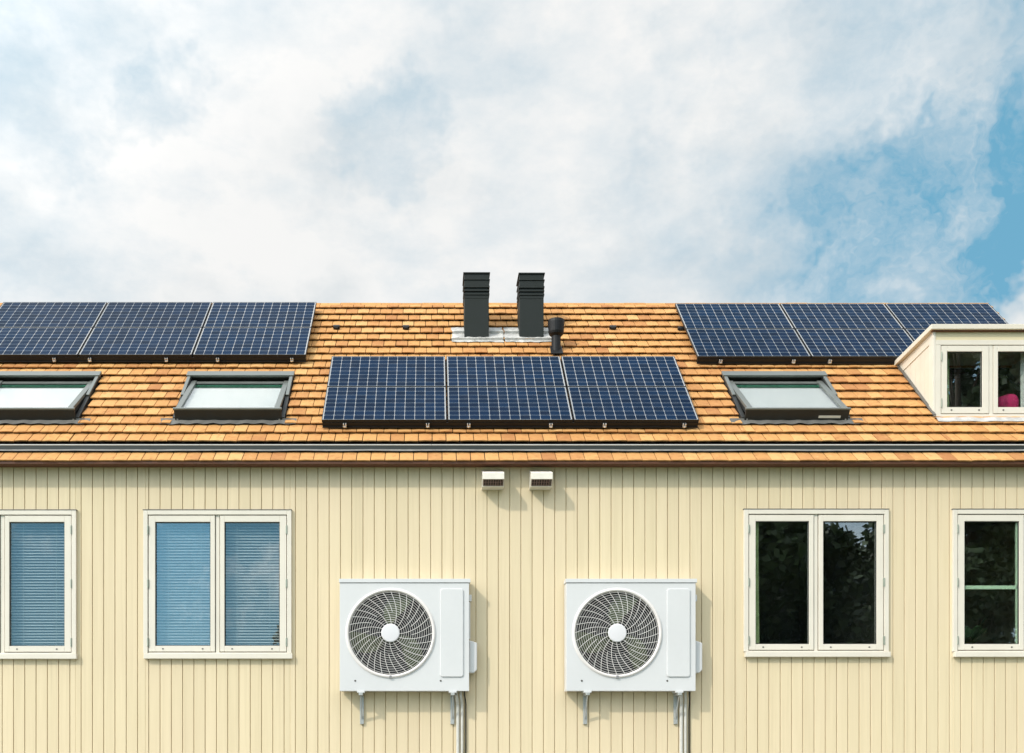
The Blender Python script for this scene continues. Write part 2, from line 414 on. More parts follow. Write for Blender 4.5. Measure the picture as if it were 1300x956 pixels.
# fascia under the pent row, soffit
mb = MB(); mb.box(XL, XR+0.03, -0.205, -0.183, H+3.503, H+3.537); mb.box(XL, XR+0.03, -0.182, -0.002, H+3.508, H+3.524)
mb.build('fascia_board', M['fascia'], roof)
mb = MB(); mb.box(XL, XR+0.03, 4.99, 5.30, 0.0, 0.010, R); mb.build('pent_deck', M['deck'], roof)
# gutter
mb = MB()
mb.box(XL, XR+0.03, -0.034, -0.022, H+3.735, H+3.785); mb.box(XL, XR+0.03, -0.022, 0.21, H+3.72, H+3.734); mb.box(XL, XR+0.03, 0.212, 0.222, H+3.72, H+3.87)
gut = mb.build('gutter', M['gutter'], house)
mb = MB(); xx = XL
while xx < XR+0.03:
    l = min(3.0, XR+0.03-xx); mb.tube([(xx, -0.031, H+3.789), (xx+l-0.004, -0.031, H+3.789)], 0.0105, 10); xx += l
mb.build('gutter_lip', M['lip'], gut)
mb = MB()
xx = XL; seg = 0.06
nseg = int((XR+0.03-XL)/seg)
pr = []
for i in range(nseg+1):
    X = XL+i*seg; w1 = 0.004*mnoise.noise(Vector((X*2.1, 3, 0))); w2 = 0.012*mnoise.noise(Vector((X*1.3, 9, 0)))
    pr.append((R(X, 5.198+w2, 0.045+w1), R(X, 5.26, 0.044+w1), R(X, 5.30, 0.070)))
i0 = len(mb.v)
for p in pr: mb.v += list(p)
for i in range(nseg):
    a = i0+3*i; mb.f += [(a, a+3, a+4, a+1), (a+1, a+4, a+5, a+2)]
mb.build('gutter_apron', M['apron'], gut, smooth=True)

# ---- windows in the wall
def window(px0, px1, py0, py1, inner=None, label=None, greenbar=False, dim=False):
    x0, x1, z1, z0 = wx(px0), wx(px1), wz(py0), wz(py1)
    sillh = 0.072
    mb = MB(); cwid = 0.058
    mb.box(x0, x0+cwid, -0.036, 0.10, z0+sillh, z1); mb.box(x1-cwid, x1, -0.036, 0.10, z0+sillh, z1)
    mb.box(x0+cwid, x1-cwid, -0.036, 0.10, z1-cwid, z1); mb.box(x0+cwid, x1-cwid, -0.022, 0.10, z0+sillh-0.001, z0+sillh+0.012)
    xm = (x0+x1)/2; mb.box(xm-0.024, xm+0.024, -0.012, 0.10, z0+sillh+0.0125, z1-cwid-0.0005)
    wobj = mb.build('window', M['frame'], house, bevel=0.004)
    if label: wobj['label'] = label
    mb = MB(); mb.box(x0+0.012, x1+0.014, -0.062, 0.02, z0, z0+sillh-0.003); mb.build('sill', M['frame'], wobj, bevel=0.006)
    # thin dark drip line over the head
    mb = MB(); mb.box(x0-0.006, x1+0.006, -0.040, 0.0, z1+0.001, z1+0.010); mb.build('head_flashing', M['greylead'], wobj)
    zb, zt = z0+sillh+0.022, z1-cwid-0.010
    for sgn, (a, b, la, lb) in ((-1, (x0+cwid+0.009, xm-0.033, 0.086, 0.058)), (1, (xm+0.033, x1-cwid-0.009, 0.058, 0.086))):
        mb = MB(); pa, pb, pz0, pz1 = a+la, b-lb, zb+0.075, zt-0.082
        mb.box(a, pa, -0.026, 0.04, zb, zt); mb.box(pb, b, -0.026, 0.04, zb, zt)
        mb.box(pa, pb, -0.026, 0.04, zt-0.082, zt); mb.box(pa, pb, -0.026, 0.04, zb, zb+0.075)
        mb.build('sash', M['frame'], wobj, bevel=0.004)
        mb = MB(); mb.box(pa-0.004, pb+0.004, 0.002, 0.008, pz0-0.004, pz1+0.004); mb.build('pane', M['glassdim' if (dim and sgn > 0) else 'glass'], wobj)
        mb = MB()
        mb.box(pa, pa+0.009, -0.012, 0.0015, pz0, pz1); mb.box(pb-0.009, pb, -0.012, 0.0015, pz0, pz1); mb.box(pa+0.009, pb-0.009, -0.012, 0.0015, pz1-0.009, pz1); mb.box(pa+0.009, pb-0.009, -0.012, 0.0015, pz0, pz0+0.009)
        mb.build('glazing_seal', M['sky_dark'], wobj)
        for q in (0.14, 0.86):
            mb = MB(); mb.lathe([(0.009, 0), (0.008, 0.004)], 10, lambda u, v_, w_: (pa+(pb-pa)*q+u*1.5, -0.026-w_, zb+0.036+v_))
            mb.build('drain_cap', M['screw'], wobj)
        hx = a-0.006 if sgn < 0 else b+0.006
        for fz in (0.105, 0.50, 0.93):
            hz = zt-(zt-zb)*fz
            mb = MB(); mb.tube([(hx, -0.038, hz-0.055), (hx, -0.038, hz+0.055)], 0.009, 8)
            mb.box(hx-0.013, hx+0.013, -0.034, -0.027, hz-0.05, hz+0.05)
            mb.build('hinge', M['hinge'], wobj, bevel=0.002)
        if greenbar and sgn < 0:
            zc = wz(745.5); mb = MB(); mb.box(pa, pb, 0.012, 0.05, zc-0.024, zc+0.024); mb.box(pb-0.02, pb+0.002, 0.012, 0.04, pz0, pz1); mb.build('glazing_bar', M['greenbar'], wobj, bevel=0.004)
        inner and inner(sgn, pa, pb, pz0, pz1)
    return wobj
def blind_maker(names):
    def f(sgn, pa, pb, pz0, pz1):
        lab, tilt = names[sgn]
        if lab is None: return
        root = thing('venetian_blind', lab, 'window blind', ((pa+pb)/2, 0.10, pz0-0.05), group='venetian blinds behind the panes')
        mb = MB(); mb.box(pa-0.03, pb+0.03, 0.075, 0.115, pz1+0.0, pz1+0.04); mb.build('head_rail', M['blind'], root)
        mb = MB(); z = pz1-0.01; ta = math.radians(tilt); rb = random.Random(int(pa*100))
        while z > pz0-0.03:
            c, s_ = math.cos(ta)*0.0165, math.sin(ta)*0.0165; j = rb.uniform(-0.0015, 0.0015)
            mb.hexa([(pa-0.025, 0.095-c, z-s_+j), (pb+0.025, 0.095-c, z-s_-j), (pb+0.025, 0.095+c, z+s_-j), (pa-0.025, 0.095+c, z+s_+j),
                     (pa-0.025, 0.095-c, z-s_+j+0.0012), (pb+0.025, 0.095-c, z-s_-j+0.0012), (pb+0.025, 0.095+c, z+s_-j+0.0012), (pa-0.025, 0.095+c, z+s_+j+0.0012)])
            z -= 0.0375
        mb.build('slats', M['blind'], root)
        for q in (0.2, 0.8):
            mb = MB(); mb.tube([(pa+(pb-pa)*q, 0.076, pz0-0.02), (pa+(pb-pa)*q, 0.076, pz1)], 0.0022, 5)
            mb.build('cord', M['blind'], root)
    return f
window(*wins['A'], inner=blind_maker({-1: ('venetian blind in the far left window, left sash, cut by the picture edge', 38), 1: ('venetian blind with broad open slats in the window at the left picture edge', 38)}), label='window cut off by the left edge with a closed blind', dim=True)
window(*wins['B'], inner=blind_maker({-1: ('venetian blind behind the bright sky-blue left pane of the second window', 42), 1: ('venetian blind behind the darker right pane of the second window', 42)}), label='two-pane window left of the air conditioners reflecting blue sky', dim=True)
def drape(root_label, name, cat, x0, x1, y, z0, z1, mat, waves=5, amp=0.02, flare=0.0):
    mb = MB(); nx, nz = waves*8, 14
    i0 = 0
    for side, dy in ((0, 0.0), (1, 0.004)):
        for j in range(nz+1):
            for i in range(nx+1):
                u = i/nx; t = j/nz; w_ = (x1-x0)*(1+flare*(1-t)**2)
                mb.v.append((x0+u*w_, y+dy+amp*math.sin(u*waves*2*PI+0.6*math.sin(t*3)), z0+(z1-z0)*t))
    S = (nx+1)*(nz+1)
    for j in range(nz):
        for i in range(nx):
            a = j*(nx+1)+i; mb.f.append((a, a+1, a+nx+2, a+nx+1)); mb.f.append((S+a, S+a+nx+1, S+a+nx+2, S+a+1))
    o = mb.build(name, mat, None, smooth=True, fixn=False); return tag(o, root_label, cat)
def innerC(sgn, pa, pb, z0, z1):
    if sgn < 0: drape('narrow green curtain hanging at the left side of the dark two-pane window', 'curtain', 'curtain', pa-0.03, pa+0.06, 0.045, z0-0.1, z1+0.1, M['greencurtain'], 3, 0.014, 0.15)
window(*wins['C'], inner=innerC, label='two-pane window right of the air conditioners reflecting dark trees')
window(*wins['D'], greenbar=True, label='window at the right picture edge with a green bar across its pane')
# houseplant and pot behind window D
def houseplant():
    x0, z0 = wx(1262), wz(829)
    root = thing('houseplant', 'leafy potted plant behind the lower pane of the right-edge window', 'plant', (x0, 0.42, z0-0.15))
    mb = MB(); mb.lathe([(0.07, -0.15), (0.10, 0.05), (0.11, 0.05), (0.11, 0.08), (0.0, 0.08)], 20, lambda a, b, c: (x0-0.12+a, 0.42+b, z0+c)); mb.build('pot', M['terracotta'], root, smooth=False)
    mb = MB(); rb = random.Random(3)
    for i in range(26):
        az = rb.uniform(0, 2*PI); el = rb.uniform(0.2, 1.3); L = rb.uniform(0.25, 0.62)
        d = Vector((math.cos(az)*math.cos(el), math.sin(az)*math.cos(el)*0.5, math.sin(el))); side = d.cross(Vector((0, 0, 1))).normalized()
        p0 = Vector((x0-0.12, 0.42, z0+0.08)); pts = []
        for t, w_ in ((0, 0.006), (0.4, 0.010), (0.55, 0.04), (0.75, 0.05), (0.9, 0.03), (1, 0.002)):
            c = p0+d*(L*t)+Vector((0, 0, -0.18*L*t*t)); pts.append((c-side*w_, c+side*w_))
        i0 = len(mb.v)
        for a, b in pts: mb.v += [tuple(a), tuple(b)]
        for q in range(len(pts)-1): mb.f.append((i0+2*q, i0+2*q+1, i0+2*q+3, i0+2*q+2))
    mb.build('leaves', M['plant'], root, fixn=False)
houseplant()
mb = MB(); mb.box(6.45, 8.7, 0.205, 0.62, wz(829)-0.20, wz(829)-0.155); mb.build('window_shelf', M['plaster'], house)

# ---- skylights (parts of the house), built in roof-local coordinates
def skylight(x0, x1, white_strip=False, label=None):
    W = x1-x0; L = SK1-SK0+0.02
    o = MB(); b = 0.055
    # upstand frame (dark)
    o.box(0, b, 0.0, L, -0.034, 0.060); o.box(W-b, W, 0.0, L, -0.034, 0.060); o.box(b, W-b, L-b, L, -0.034, 0.060); o.box(b, W-b, 0, b, -0.034, 0.060)
    for a_ in ((0.03, 0.055, 0.03, L-0.03), (W-0.055, W-0.03, 0.03, L-0.03), (0.0555, W-0.0555, 0.03, 0.055), (0.0555, W-0.0555, L-0.055, L-0.03)): o.box(*a_, -0.30, -0.0345)
    o.box(0.03, W-0.03, 0.03, L-0.03, -0.32, -0.3005)
    fr = o.build('skylight', M['sky_dark'], None, bevel=0.004)
    fr.parent = house; fr.location = Vector(R(x0, SK0, 0))-ORG[house]; fr.rotation_euler = (PI/4, 0, 0); ORG[fr] = Vector((0, 0, 0))
    if label: fr['label'] = label
    # fixed light-grey covers: top hood and side covers
    mb = MB(); mb.box(-0.012, W+0.012, L-0.10, L+0.03, 0.0615, 0.098)
    mb.box(0.002, 0.05, L*0.48, L-0.102, 0.0615, 0.084); mb.box(W-0.05, W-0.002, L*0.48, L-0.102, 0.0615, 0.084)
    mb.build('cover', M['sky_clad'], fr, bevel=0.006)
    # pivoting sash, open a few degrees: bottom out, top in
    a = math.radians(8.0); ca, sa = math.cos(a), math.sin(a); mid = L*0.5
    def S(x, t, n): return (x, mid+(t-mid)*ca+n*sa, 0.056-(t-mid)*sa+n*ca)
    mb = MB(); sx = 0.058; bb = 0.075
    mb.box(sx, sx+bb, 0.02, L-0.12, 0, 0.042, S); mb.box(W-sx-bb, W-sx, 0.02, L-0.12, 0, 0.042, S)
    mb.box(sx+bb, W-sx-bb, L-0.20, L-0.12, 0, 0.03, S)
    mb.box(sx-0.03, W-sx+0.03, -0.02, 0.019, 0.020, 0.046, S)
    mb.build('sash', M['sky_clad'], fr, bevel=0.005)
    mb = MB(); mb.box(sx-0.02, W-sx+0.02, -0.018, 0.018, -0.115, 0.0195, S); mb.box(sx+0.01, sx+0.05, 0.02, L-0.2, -0.06, -0.001, S); mb.box(W-sx-0.05, W-sx-0.01, 0.02, L-0.2, -0.06, -0.001, S)
    mb.build('sash_skirt', M['sky_dark'], fr, bevel=0.003)
    mb = MB(); mb.box(sx+bb, W-sx-bb, 0.0195, L-0.201, 0.018, 0.024, S); mb.build('pane', M['skyglass'], fr)
    mb = MB(); mb.box(sx+bb, W-sx-bb, L-0.275, L-0.235, -0.012, 0.012, S); mb.build('glass_edge', M['glassedge'], fr)
    mb = MB(); mb.box(sx+bb-0.01, W-sx-bb+0.01, 0.0195, L-0.276, -0.022, -0.016, S); mb.build('roller_blind', M['whiteblind'], fr)
    # flashing: apron at the bottom, gutters at the sides
    mb = MB(); n = 40
    for i in range(n+1):
        X = -0.16+(W+0.32)*i/n; wv = 0.004*math.sin(i*1.3)+0.006*mnoise.noise(Vector((X*5, x0, 0)))
        mb.v += [(X, -0.135+wv*2, 0.040+wv), (X, -0.02, 0.034+wv), (X, -0.002, 0.048)]
    for i in range(n):
        q = 3*i; mb.f += [(q, q+3, q+4, q+1), (q+1, q+4, q+5, q+2)]
    mb.build('flashing_apron', M['greylead'], fr, smooth=True)
    if white_strip:
        mb = MB(); mb.box(W*0.70, W*0.90, -0.024, -0.0185, -0.085, -0.055, S); mb.build('vent_strip', M['ventwhite'], fr)
    for q in (0.06, W-0.08):
        mb = MB(); mb.box(q, q+0.02, -0.03, -0.015, 0.03, 0.05); mb.build('catch', M['steel'], fr)
    return fr
skylight(*skylights[0], label='open skylight cut by the left edge of the picture')
skylight(*skylights[1], label='open skylight between the left array and the lower array')
skylight(*skylights[2], white_strip=True, label='open skylight left of the dormer with a short white strip at its bottom')

# ---- dormer
DTOP = H+5.545
def dormer():
    Yf = DY
    # front: posts, frieze, head, bottom
    ex = lambda px: wx(px, Yf); ez = lambda py: wz(py, Yf)
    mb = MB()
    wl, wr = ex(1194.6), DX1-0.115
    zt, zb = ez(437.8), ez(525.8)
    mb.box(DX0, ex(1188), Yf, Yf+0.12, ez(530.3), DTOP)                      # corner post
    mb.box(ex(1188)+0.001, DX1-0.05, Yf, Yf+0.12, zt, ez(431.5))
    mb.box(DX1-0.049, DX1, Yf, Yf+0.12, ez(530.3), DTOP)
    mb.box(ex(1188)+0.001, wl, Yf, Yf+0.12, zb, zt-0.001); mb.box(wr, DX1-0.05, Yf, Yf+0.12, zb, zt-0.001)
    mb.box(ex(1188)+0.001, DX1-0.05, Yf-0.006, Yf+0.12, ez(530.3), zb-0.001)
    d = mb.build('dormer', M['frame'], house, bevel=0.004)
    d['label'] = 'flat-roofed dormer at the right end of the roof'
    mb = MB(); mb.box(ex(1188)+0.004, DX1-0.053, Yf+0.010, Yf+0.10, ez(431.5)+0.003, DTOP-0.002); mb.build('frieze_panel', M['frieze'], d)
    # window: two sashes
    xm = ex(1258.6)
    mb = MB(); mb.box(xm-0.026, xm+0.026, Yf+0.010, Yf+0.10, zb, zt-0.001); mb.build('mullion', M['frame'], d, bevel=0.003)
    for sgn, a, b, la, lb in ((-1, wl+0.008, xm-0.032, 0.078, 0.088), (1, xm+0.032, wr-0.008, 0.060, 0.080)):
        zz0, zz1 = zb+0.012, zt-0.010; pa, pb, p0, p1 = a+la, b-lb, zz0+0.085, zz1-0.078
        mb = MB(); y0, y1 = Yf+0.002, Yf+0.06
        mb.box(a, pa, y0, y1, zz0, zz1); mb.box(pb, b, y0, y1, zz0, zz1); mb.box(pa, pb, y0, y1, p1, zz1); mb.box(pa, pb, y0, y1, zz0, p0)
        mb.build('sash', M['frame'], d, bevel=0.004)
        mb = MB(); mb.box(pa-0.003, pb+0.003, Yf+0.030, Yf+0.036, p0-0.003, p1+0.003); mb.build('pane', M['glass'], d)
        mb = MB(); mb.box(pa, pa+0.008, Yf+0.016, Yf+0.0295, p0, p1); mb.box(pb-0.008, pb, Yf+0.016, Yf+0.0295, p0, p1); mb.box(pa+0.008, pb-0.008, Yf+0.016, Yf+0.0295, p1-0.008, p1)
        mb.build('glazing_seal', M['sky_dark'], d)
        for q in (0.12, 0.9):
            mb = MB(); mb.lathe([(0.010, 0), (0.009, 0.004)], 10, lambda u, v_, w_: (pa+(pb-pa)*q+u*1.4, y0-w_, zz0+0.045+v_))
            mb.build('drain_cap', M['screw'], d)
        hx = a-0.004 if sgn < 0 else b+0.004
        for fz in (0.16, 0.85):
            hz = zz1-(zz1-zz0)*fz; mb = MB(); mb.tube([(hx, Yf-0.008, hz-0.06), (hx, Yf-0.008, hz+0.06)], 0.008, 8); mb.build('hinge', M['hinge'], d)
    # cheeks (vertical boards between the slope and the dormer roof)
    for (xa, xb) in ((DX0+0.012, DX0+0.045), (DX1-0.045, DX1-0.012)):
        mb = MB(); y = Yf+0.121
        while y < 1.86:
            ya, yb = y+0.002, min(y+0.135, 1.86)-0.002
            za, zb_ = ya+3.705+H-0.04, yb+3.705+H-0.04
            zt1 = DTOP-0.03-(ya-Yf)*0.085; zt2 = DTOP-0.03-(yb-Yf)*0.085
            if zt1 > za and zt2 > zb_:
                mb.prism([(xa, ya, za), (xa, yb, zb_), (xa, yb, zt2), (xa, ya, zt1)], (xb-xa, 0, 0))
            y += 0.135
        mb.build('cheek', M['dormer'], d)
        xo = xa-0.010 if xa < 7.5 else xb-0.004
        mb = MB(); y2 = 1.72
        mb.prism([(xo, Yf+0.121, DTOP-0.145), (xo, y2-0.03, DTOP-0.145-(y2-Yf)*0.085), (xo, y2+0.09, DTOP-0.01-(y2-Yf+0.12)*0.085), (xo, Yf+0.121, DTOP-0.01)], (0.014, 0, 0))
        mb.build('cheek_trim', M['dormer'], d)
    # roof slab with edge trim
    mb = MB(); y0, y1 = Yf-0.06, 1.88
    g_ = lambda yy: -(yy-y0)*0.085
    xa, xb = DX0-0.052, DX1+0.05
    mb.hexa([(xa, y0, DTOP+0.003), (xb, y0, DTOP+0.003), (xb, y1, DTOP+0.003+g_(y1)), (xa, y1, DTOP+0.003+g_(y1)), (xa, y0, DTOP+0.072), (xb, y0, DTOP+0.072), (xb, y1, DTOP+0.072+g_(y1)), (xa, y1, DTOP+0.072+g_(y1))])
    mb.build('dormer_roof', M['dormer'], d, bevel=0.006)
    mb = MB(); mb.box(xa+0.03, xb-0.03, y0+0.03, Yf+0.02, DTOP-0.012, DTOP+0.002); mb.build('overhang_shade_strip', M['fascia'], d)  # dark strip painted in for the shade under the slab edge
    # near-black block painted in for the gap's shade, and pale lead apron below
    mb = MB(); mb.box(DX0+0.01, DX1, Yf+0.02, Yf+0.10, ez(530.3)-0.10, ez(530.3)-0.001); mb.build('gap_shade_block', M['sky_dark'], d)
    mb = MB(); n = 60
    for i in range(n+1):
        X = DX0-0.02+(DX1-DX0+0.10)*i/n; wv = 0.010*mnoise.noise(Vector((X*6, 2, 0)))
        sA = sy(539.5)-0.0+wv; sB = sy(535)
        mb.v += [R(X, sA, 0.054+wv*0.4), R(X, sB, 0.060+wv), (X, Yf+0.019, ez(534.5)+wv*0.5)]
    for i in range(n):
        q = 3*i; mb.f += [(q, q+3, q+4, q+1), (q+1, q+4, q+5, q+2)]
    mb.build('lead_apron', M['lead'], d, smooth=True)
    # narrow flashing along the cheek
    mb = MB(); mb.box(DX0-0.03, DX0+0.011, ds0-0.05, ds1+0.10, 0.048, 0.060, R); mb.build('cheek_flashing', M['greylead'], d)
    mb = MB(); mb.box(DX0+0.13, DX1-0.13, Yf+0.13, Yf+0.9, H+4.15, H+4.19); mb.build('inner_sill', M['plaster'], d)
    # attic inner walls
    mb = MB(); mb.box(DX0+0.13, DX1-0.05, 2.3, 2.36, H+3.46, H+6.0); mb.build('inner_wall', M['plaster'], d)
dormer()
# pink cushion and curtain inside the dormer
Yi = DY+0.30
px0, px1 = wx(1264, Yi), wx(1293, Yi)
mb = MB(); nu, nv = 24, 12; cx_, cz_ = (px0+px1)/2, wz(502, Yi)-0.12; 
for j in range(nv+1):
    for i in range(nu):
        th = 2*PI*i/nu; ph = -PI/2+PI*j/nv
        sx_ = (abs(math.cos(th))**0.6)*math.copysign(1, math.cos(th)); sy_ = (abs(math.sin(th))**0.9)*math.copysign(1, math.sin(th))
        rr_ = math.cos(ph)**0.55 if math.cos(ph) > 1e-6 else 0
        wr_ = 1+0.05*mnoise.noise(Vector((i*0.7, j*0.9, 0)))
        mb.v.append((cx_+0.16*sx_*rr_*wr_, Yi+0.07*sy_*rr_, cz_+0.125*math.sin(ph)*(1+0.12*sx_)*wr_))
for j in range(nv):
    for i in range(nu): mb.f.append((j*nu+i, j*nu+(i+1) % nu, (j+1)*nu+(i+1) % nu, (j+1)*nu+i))
tag(mb.build('cushion', M['pink'], None, smooth=True), 'bright pink cushion standing behind the right pane of the dormer', 'cushion')
drape('white curtain hanging inside the dormer beside the pink cushion', 'curtain', 'curtain', wx(1296, DY+0.2), wx(1312, DY+0.2), DY+0.2, H+4.35, H+5.5, M['whitecurtain'], 3, 0.02)
drape('thin greenish curtain at the left side of the left dormer pane', 'curtain', 'curtain', wx(1200, DY+0.14), wx(1206, DY+0.14), DY+0.16, H+4.35, H+5.45, M['greencurtain'], 2, 0.012)

# ---- chimneys, pipe, hooks, flashings
def tile_n(s):
    fr = ((s-S0)/PITCH) % 1.0; return 0.055-0.036*fr
def chimney(pxl, pxr, pytop, label, side_cap=0):
    sb = sy(433); x0, x1 = rx(pxl, sb), rx(pxr, sb); Yf = R(0, sb, 0.04)[1]; zf = R(0, sb, 0.04)[2]
    W = x1-x0; Dp = 0.40; zt = H+(YH-pytop)*(D+Yf)/F
    mb = MB(); mb.prism([(x0, Yf, zf-0.08), (x0, Yf+Dp, zf+0.32), (x0, Yf+Dp, zt-0.42), (x0, Yf, zt-0.42)], (W, 0, 0))
    ch = mb.build('chimney', M['chimney'], house, bevel=0.006); ch['label'] = label
    mb = MB(); e = 0.012
    z = zt-0.418
    for hgt, ex_ in ((0.05, 0.0), (0.028, 0.010), (0.028, -0.008), (0.028, 0.010), (0.028, -0.008), (0.03, 0.012)):
        mb.box(x0-ex_, x1+ex_, Yf-ex_, Yf+Dp+ex_, z, z+hgt-0.0015); z += hgt
    mb.build('louvres', M['chimney'], ch, bevel=0.003)
    mb = MB(); 
    for hgt, ex_ in ((0.085, 0.004), (0.012, 0.016), (0.085, 0.002), (0.020, 0.018)):
        if z+hgt > zt+0.02: hgt = max(0.01, zt-z)
        mb.box(x0-ex_, x1+ex_, Yf-ex_, Yf+Dp+ex_, z, z+hgt-0.001); z += hgt
    mb.box(x0+0.10, x0+0.2, Yf+0.05, Yf+0.15, z-0.0005, z+0.018)
    mb.build('cowl', M['chimney'], ch, bevel=0.003)
    # lead sheet dressed over the tiles around the base
    mb = MB(); xs0, xs1 = x0-0.19 if pxl < 600 else x0-0.225, x1+0.225 if pxl < 600 else x1+0.13; s0, s1 = sb-0.115, sb+0.42; nx, ny = 34, 40
    for j in range(ny+1):
        s = s0+(s1-s0)*j/ny
        for i in range(nx+1):
            X = xs0+(xs1-xs0)*i/nx
            rag = 0.02*mnoise.noise(Vector((X*7, 1, x0))) if j == 0 else 0
            ragx = 0.02*mnoise.noise(Vector((s*9, 5, x0))) if i in (0, nx) else 0
            mb.v.append(R(X+ragx, s+rag, tile_n(s)+0.006+0.007*mnoise.noise(Vector((X*16, s*12, x0)))))
    for j in range(ny):
        for i in range(nx):
            a = j*(nx+1)+i
            mb.f.append((a, a+1, a+nx+2, a+nx+1))
    mb.build('lead_flashing', M['lead'], ch, smooth=False)
chimney(589.5, 620.5, 344, 'left one of the two square charcoal chimneys')
chimney(659.5, 690.0, 344.5, 'right one of the two square charcoal chimneys, beside the round pipe')
def pipe():
    s = sy(452); X = rx(706.5, s); bx_, by_, bz_ = R(X, s, 0.0)
    f = lambda a, b, c: (X+a, by_+0.05+b, c)
    r = 0.070; zt = H+(YH-403.5)*(D+by_)/F
    mb = MB(); mb.lathe([(r, bz_-0.02), (r, zt-0.2)], 20, f); p = mb.build('vent_pipe', M['pipe'], house, smooth=False)
    p['label'] = 'short black round pipe with a wide cap right of the chimneys'
    mb = MB(); mb.lathe([(r+0.004, zt-0.26), (r+0.035, zt-0.23), (0.115, zt-0.20), (0.125, zt-0.06), (0.122, zt-0.02), (0.05, zt), (0.0, zt+0.003)], 24, f); mb.build('cap', M['pipe'], p, smooth=False)
    mb = MB(); mb.box(X-0.09, X+0.09, s-0.05, s+0.20, 0.055, 0.066, R); mb.build('flashing_plate', M['pipe'], p, bevel=0.003)
pipe()
for px_, py_ in ((427.5, 419.5), (515.5, 419.8), (777.5, 420), (864, 421.5), (967, 384.8), (1008, 384.8)):
    s = min(sy(py_), SR-0.06); X = rx(px_, s); mb = MB()
    tp = 0.078 if py_ > 400 else 0.03
    mb.box(X-0.05, X+0.05, s-0.03, s+0.03, 0.0, tp, R); mb.box(X-0.03, X+0.03, s-0.055, s-0.031, 0.0, tp-0.008, R)
    mb.build('roof_hook', M['railblack'], roof, bevel=0.004)

# ------------------------------------------------------------------ solar panels
def make_panel():
    root = thing('solar_panel', '', 'solar panel', (0, 0, 0), (PI/4, 0, 0))
    mb = MB(); mb.box(0.008, PW-0.008, 0.008, PH-0.008, -0.004, 0.0); mb.build('cell_field', M['cells'], root, local=True)
    mb = MB(); e = 0.0085
    mb.box(0, e, 0, PH, -0.034, 0.003); mb.box(PW-e, PW, 0, PH, -0.034, 0.003); mb.box(e, PW-e, PH-e, PH, -0.034, 0.003); mb.box(e, PW-e, 0, e, -0.034, 0.003)
    mb.build('frame', M['alu'], root, local=True, bevel=0.0015)
    mb = MB(); mb.box(0.01, PW-0.01, 0.01, PH-0.01, -0.030, -0.006); mb.build('back_sheet', M['railblack'], root, local=True)
    return root
proto = make_panel(); first = True
arrays = [('left', -6.84, 450.3, 'array by the left picture edge', ('left', 'middle', 'right')),
          ('lower', -1.457, 533.0, 'array just below the chimneys', ('left', 'middle', 'right')),
          ('right', 3.88, 452.4, 'array running behind the dormer', ('left', 'middle', 'right'))]
clampx = {'left': [-11, 70, 115, 212, 277, 371], 'lower': [438, 543, 595, 699, 767, 868], 'right': [914, 1006.5, 1052.5, 1150, 1200, 1285]}
for key, X0, yb, desc, names in arrays:
    sb = sy(yb, 0.16)
    for r_ in range(2):
        for c_ in range(3):
            loc = R(X0+c_*1.672, sb+r_*0.966, 0.16)
            lab = 'dark blue solar panel, %s %s one in the %s' % (('bottom', 'top')[r_], names[c_], desc)
            if first: proto.location = loc; proto['label'] = lab; proto['group'] = 'solar panels on the tiled roof'; first = False
            else: dup(proto, loc, lab)
    rack = thing('mounting_rack', 'black mounting rack with steel clamps under the %s' % desc, 'mounting rack', R(X0, sb, 0.09), (PI/4, 0, 0), 'racks under the solar arrays')
    b = Vector((0, 0, 0))
    for px_ in clampx[key]:
        xr = (px_-CX)*(9.335+C45*(sb-0.09))/F - X0
        mb = MB(); mb.box(xr-0.02, xr+0.02, -0.02, 1.92, -0.005, 0.035); rail = mb.build('rail', M['railblack'], rack, local=True)
        mb = MB(); mb.box(xr-0.022, xr+0.022, -0.060, -0.021, -0.012, 0.006); mb.box(xr-0.022, xr-0.008, -0.052, -0.021, 0.0065, 0.034); mb.box(xr+0.008, xr+0.022, -0.052, -0.021, 0.0065, 0.034); mb.lathe([(0.008, 0), (0.007, 0.012)], 8, lambda a, b_, c: (xr+a, -0.0605-c, -0.003+b_))
        mb.build('end_clamp', M['steel'], rail, bevel=0.002, local=True)
    mb = MB(); mb.box(0.02, 3*1.672-0.03, 0.06, 0.09, -0.02, 0.03); mb.box(0.02, 3*1.672-0.03, 1.80, 1.83, -0.02, 0.03); mb.box(0.005, 3*1.672-0.02, -0.008, 0.008, -0.028, 0.034); mb.box(0.005, 3*1.672-0.02, -0.026, -0.010, -0.034, -0.020); mb.build('cross_rail_and_gap_shade', M['railblack'], rack, local=True)  # front strips are blackened to stand in for shade under the panels

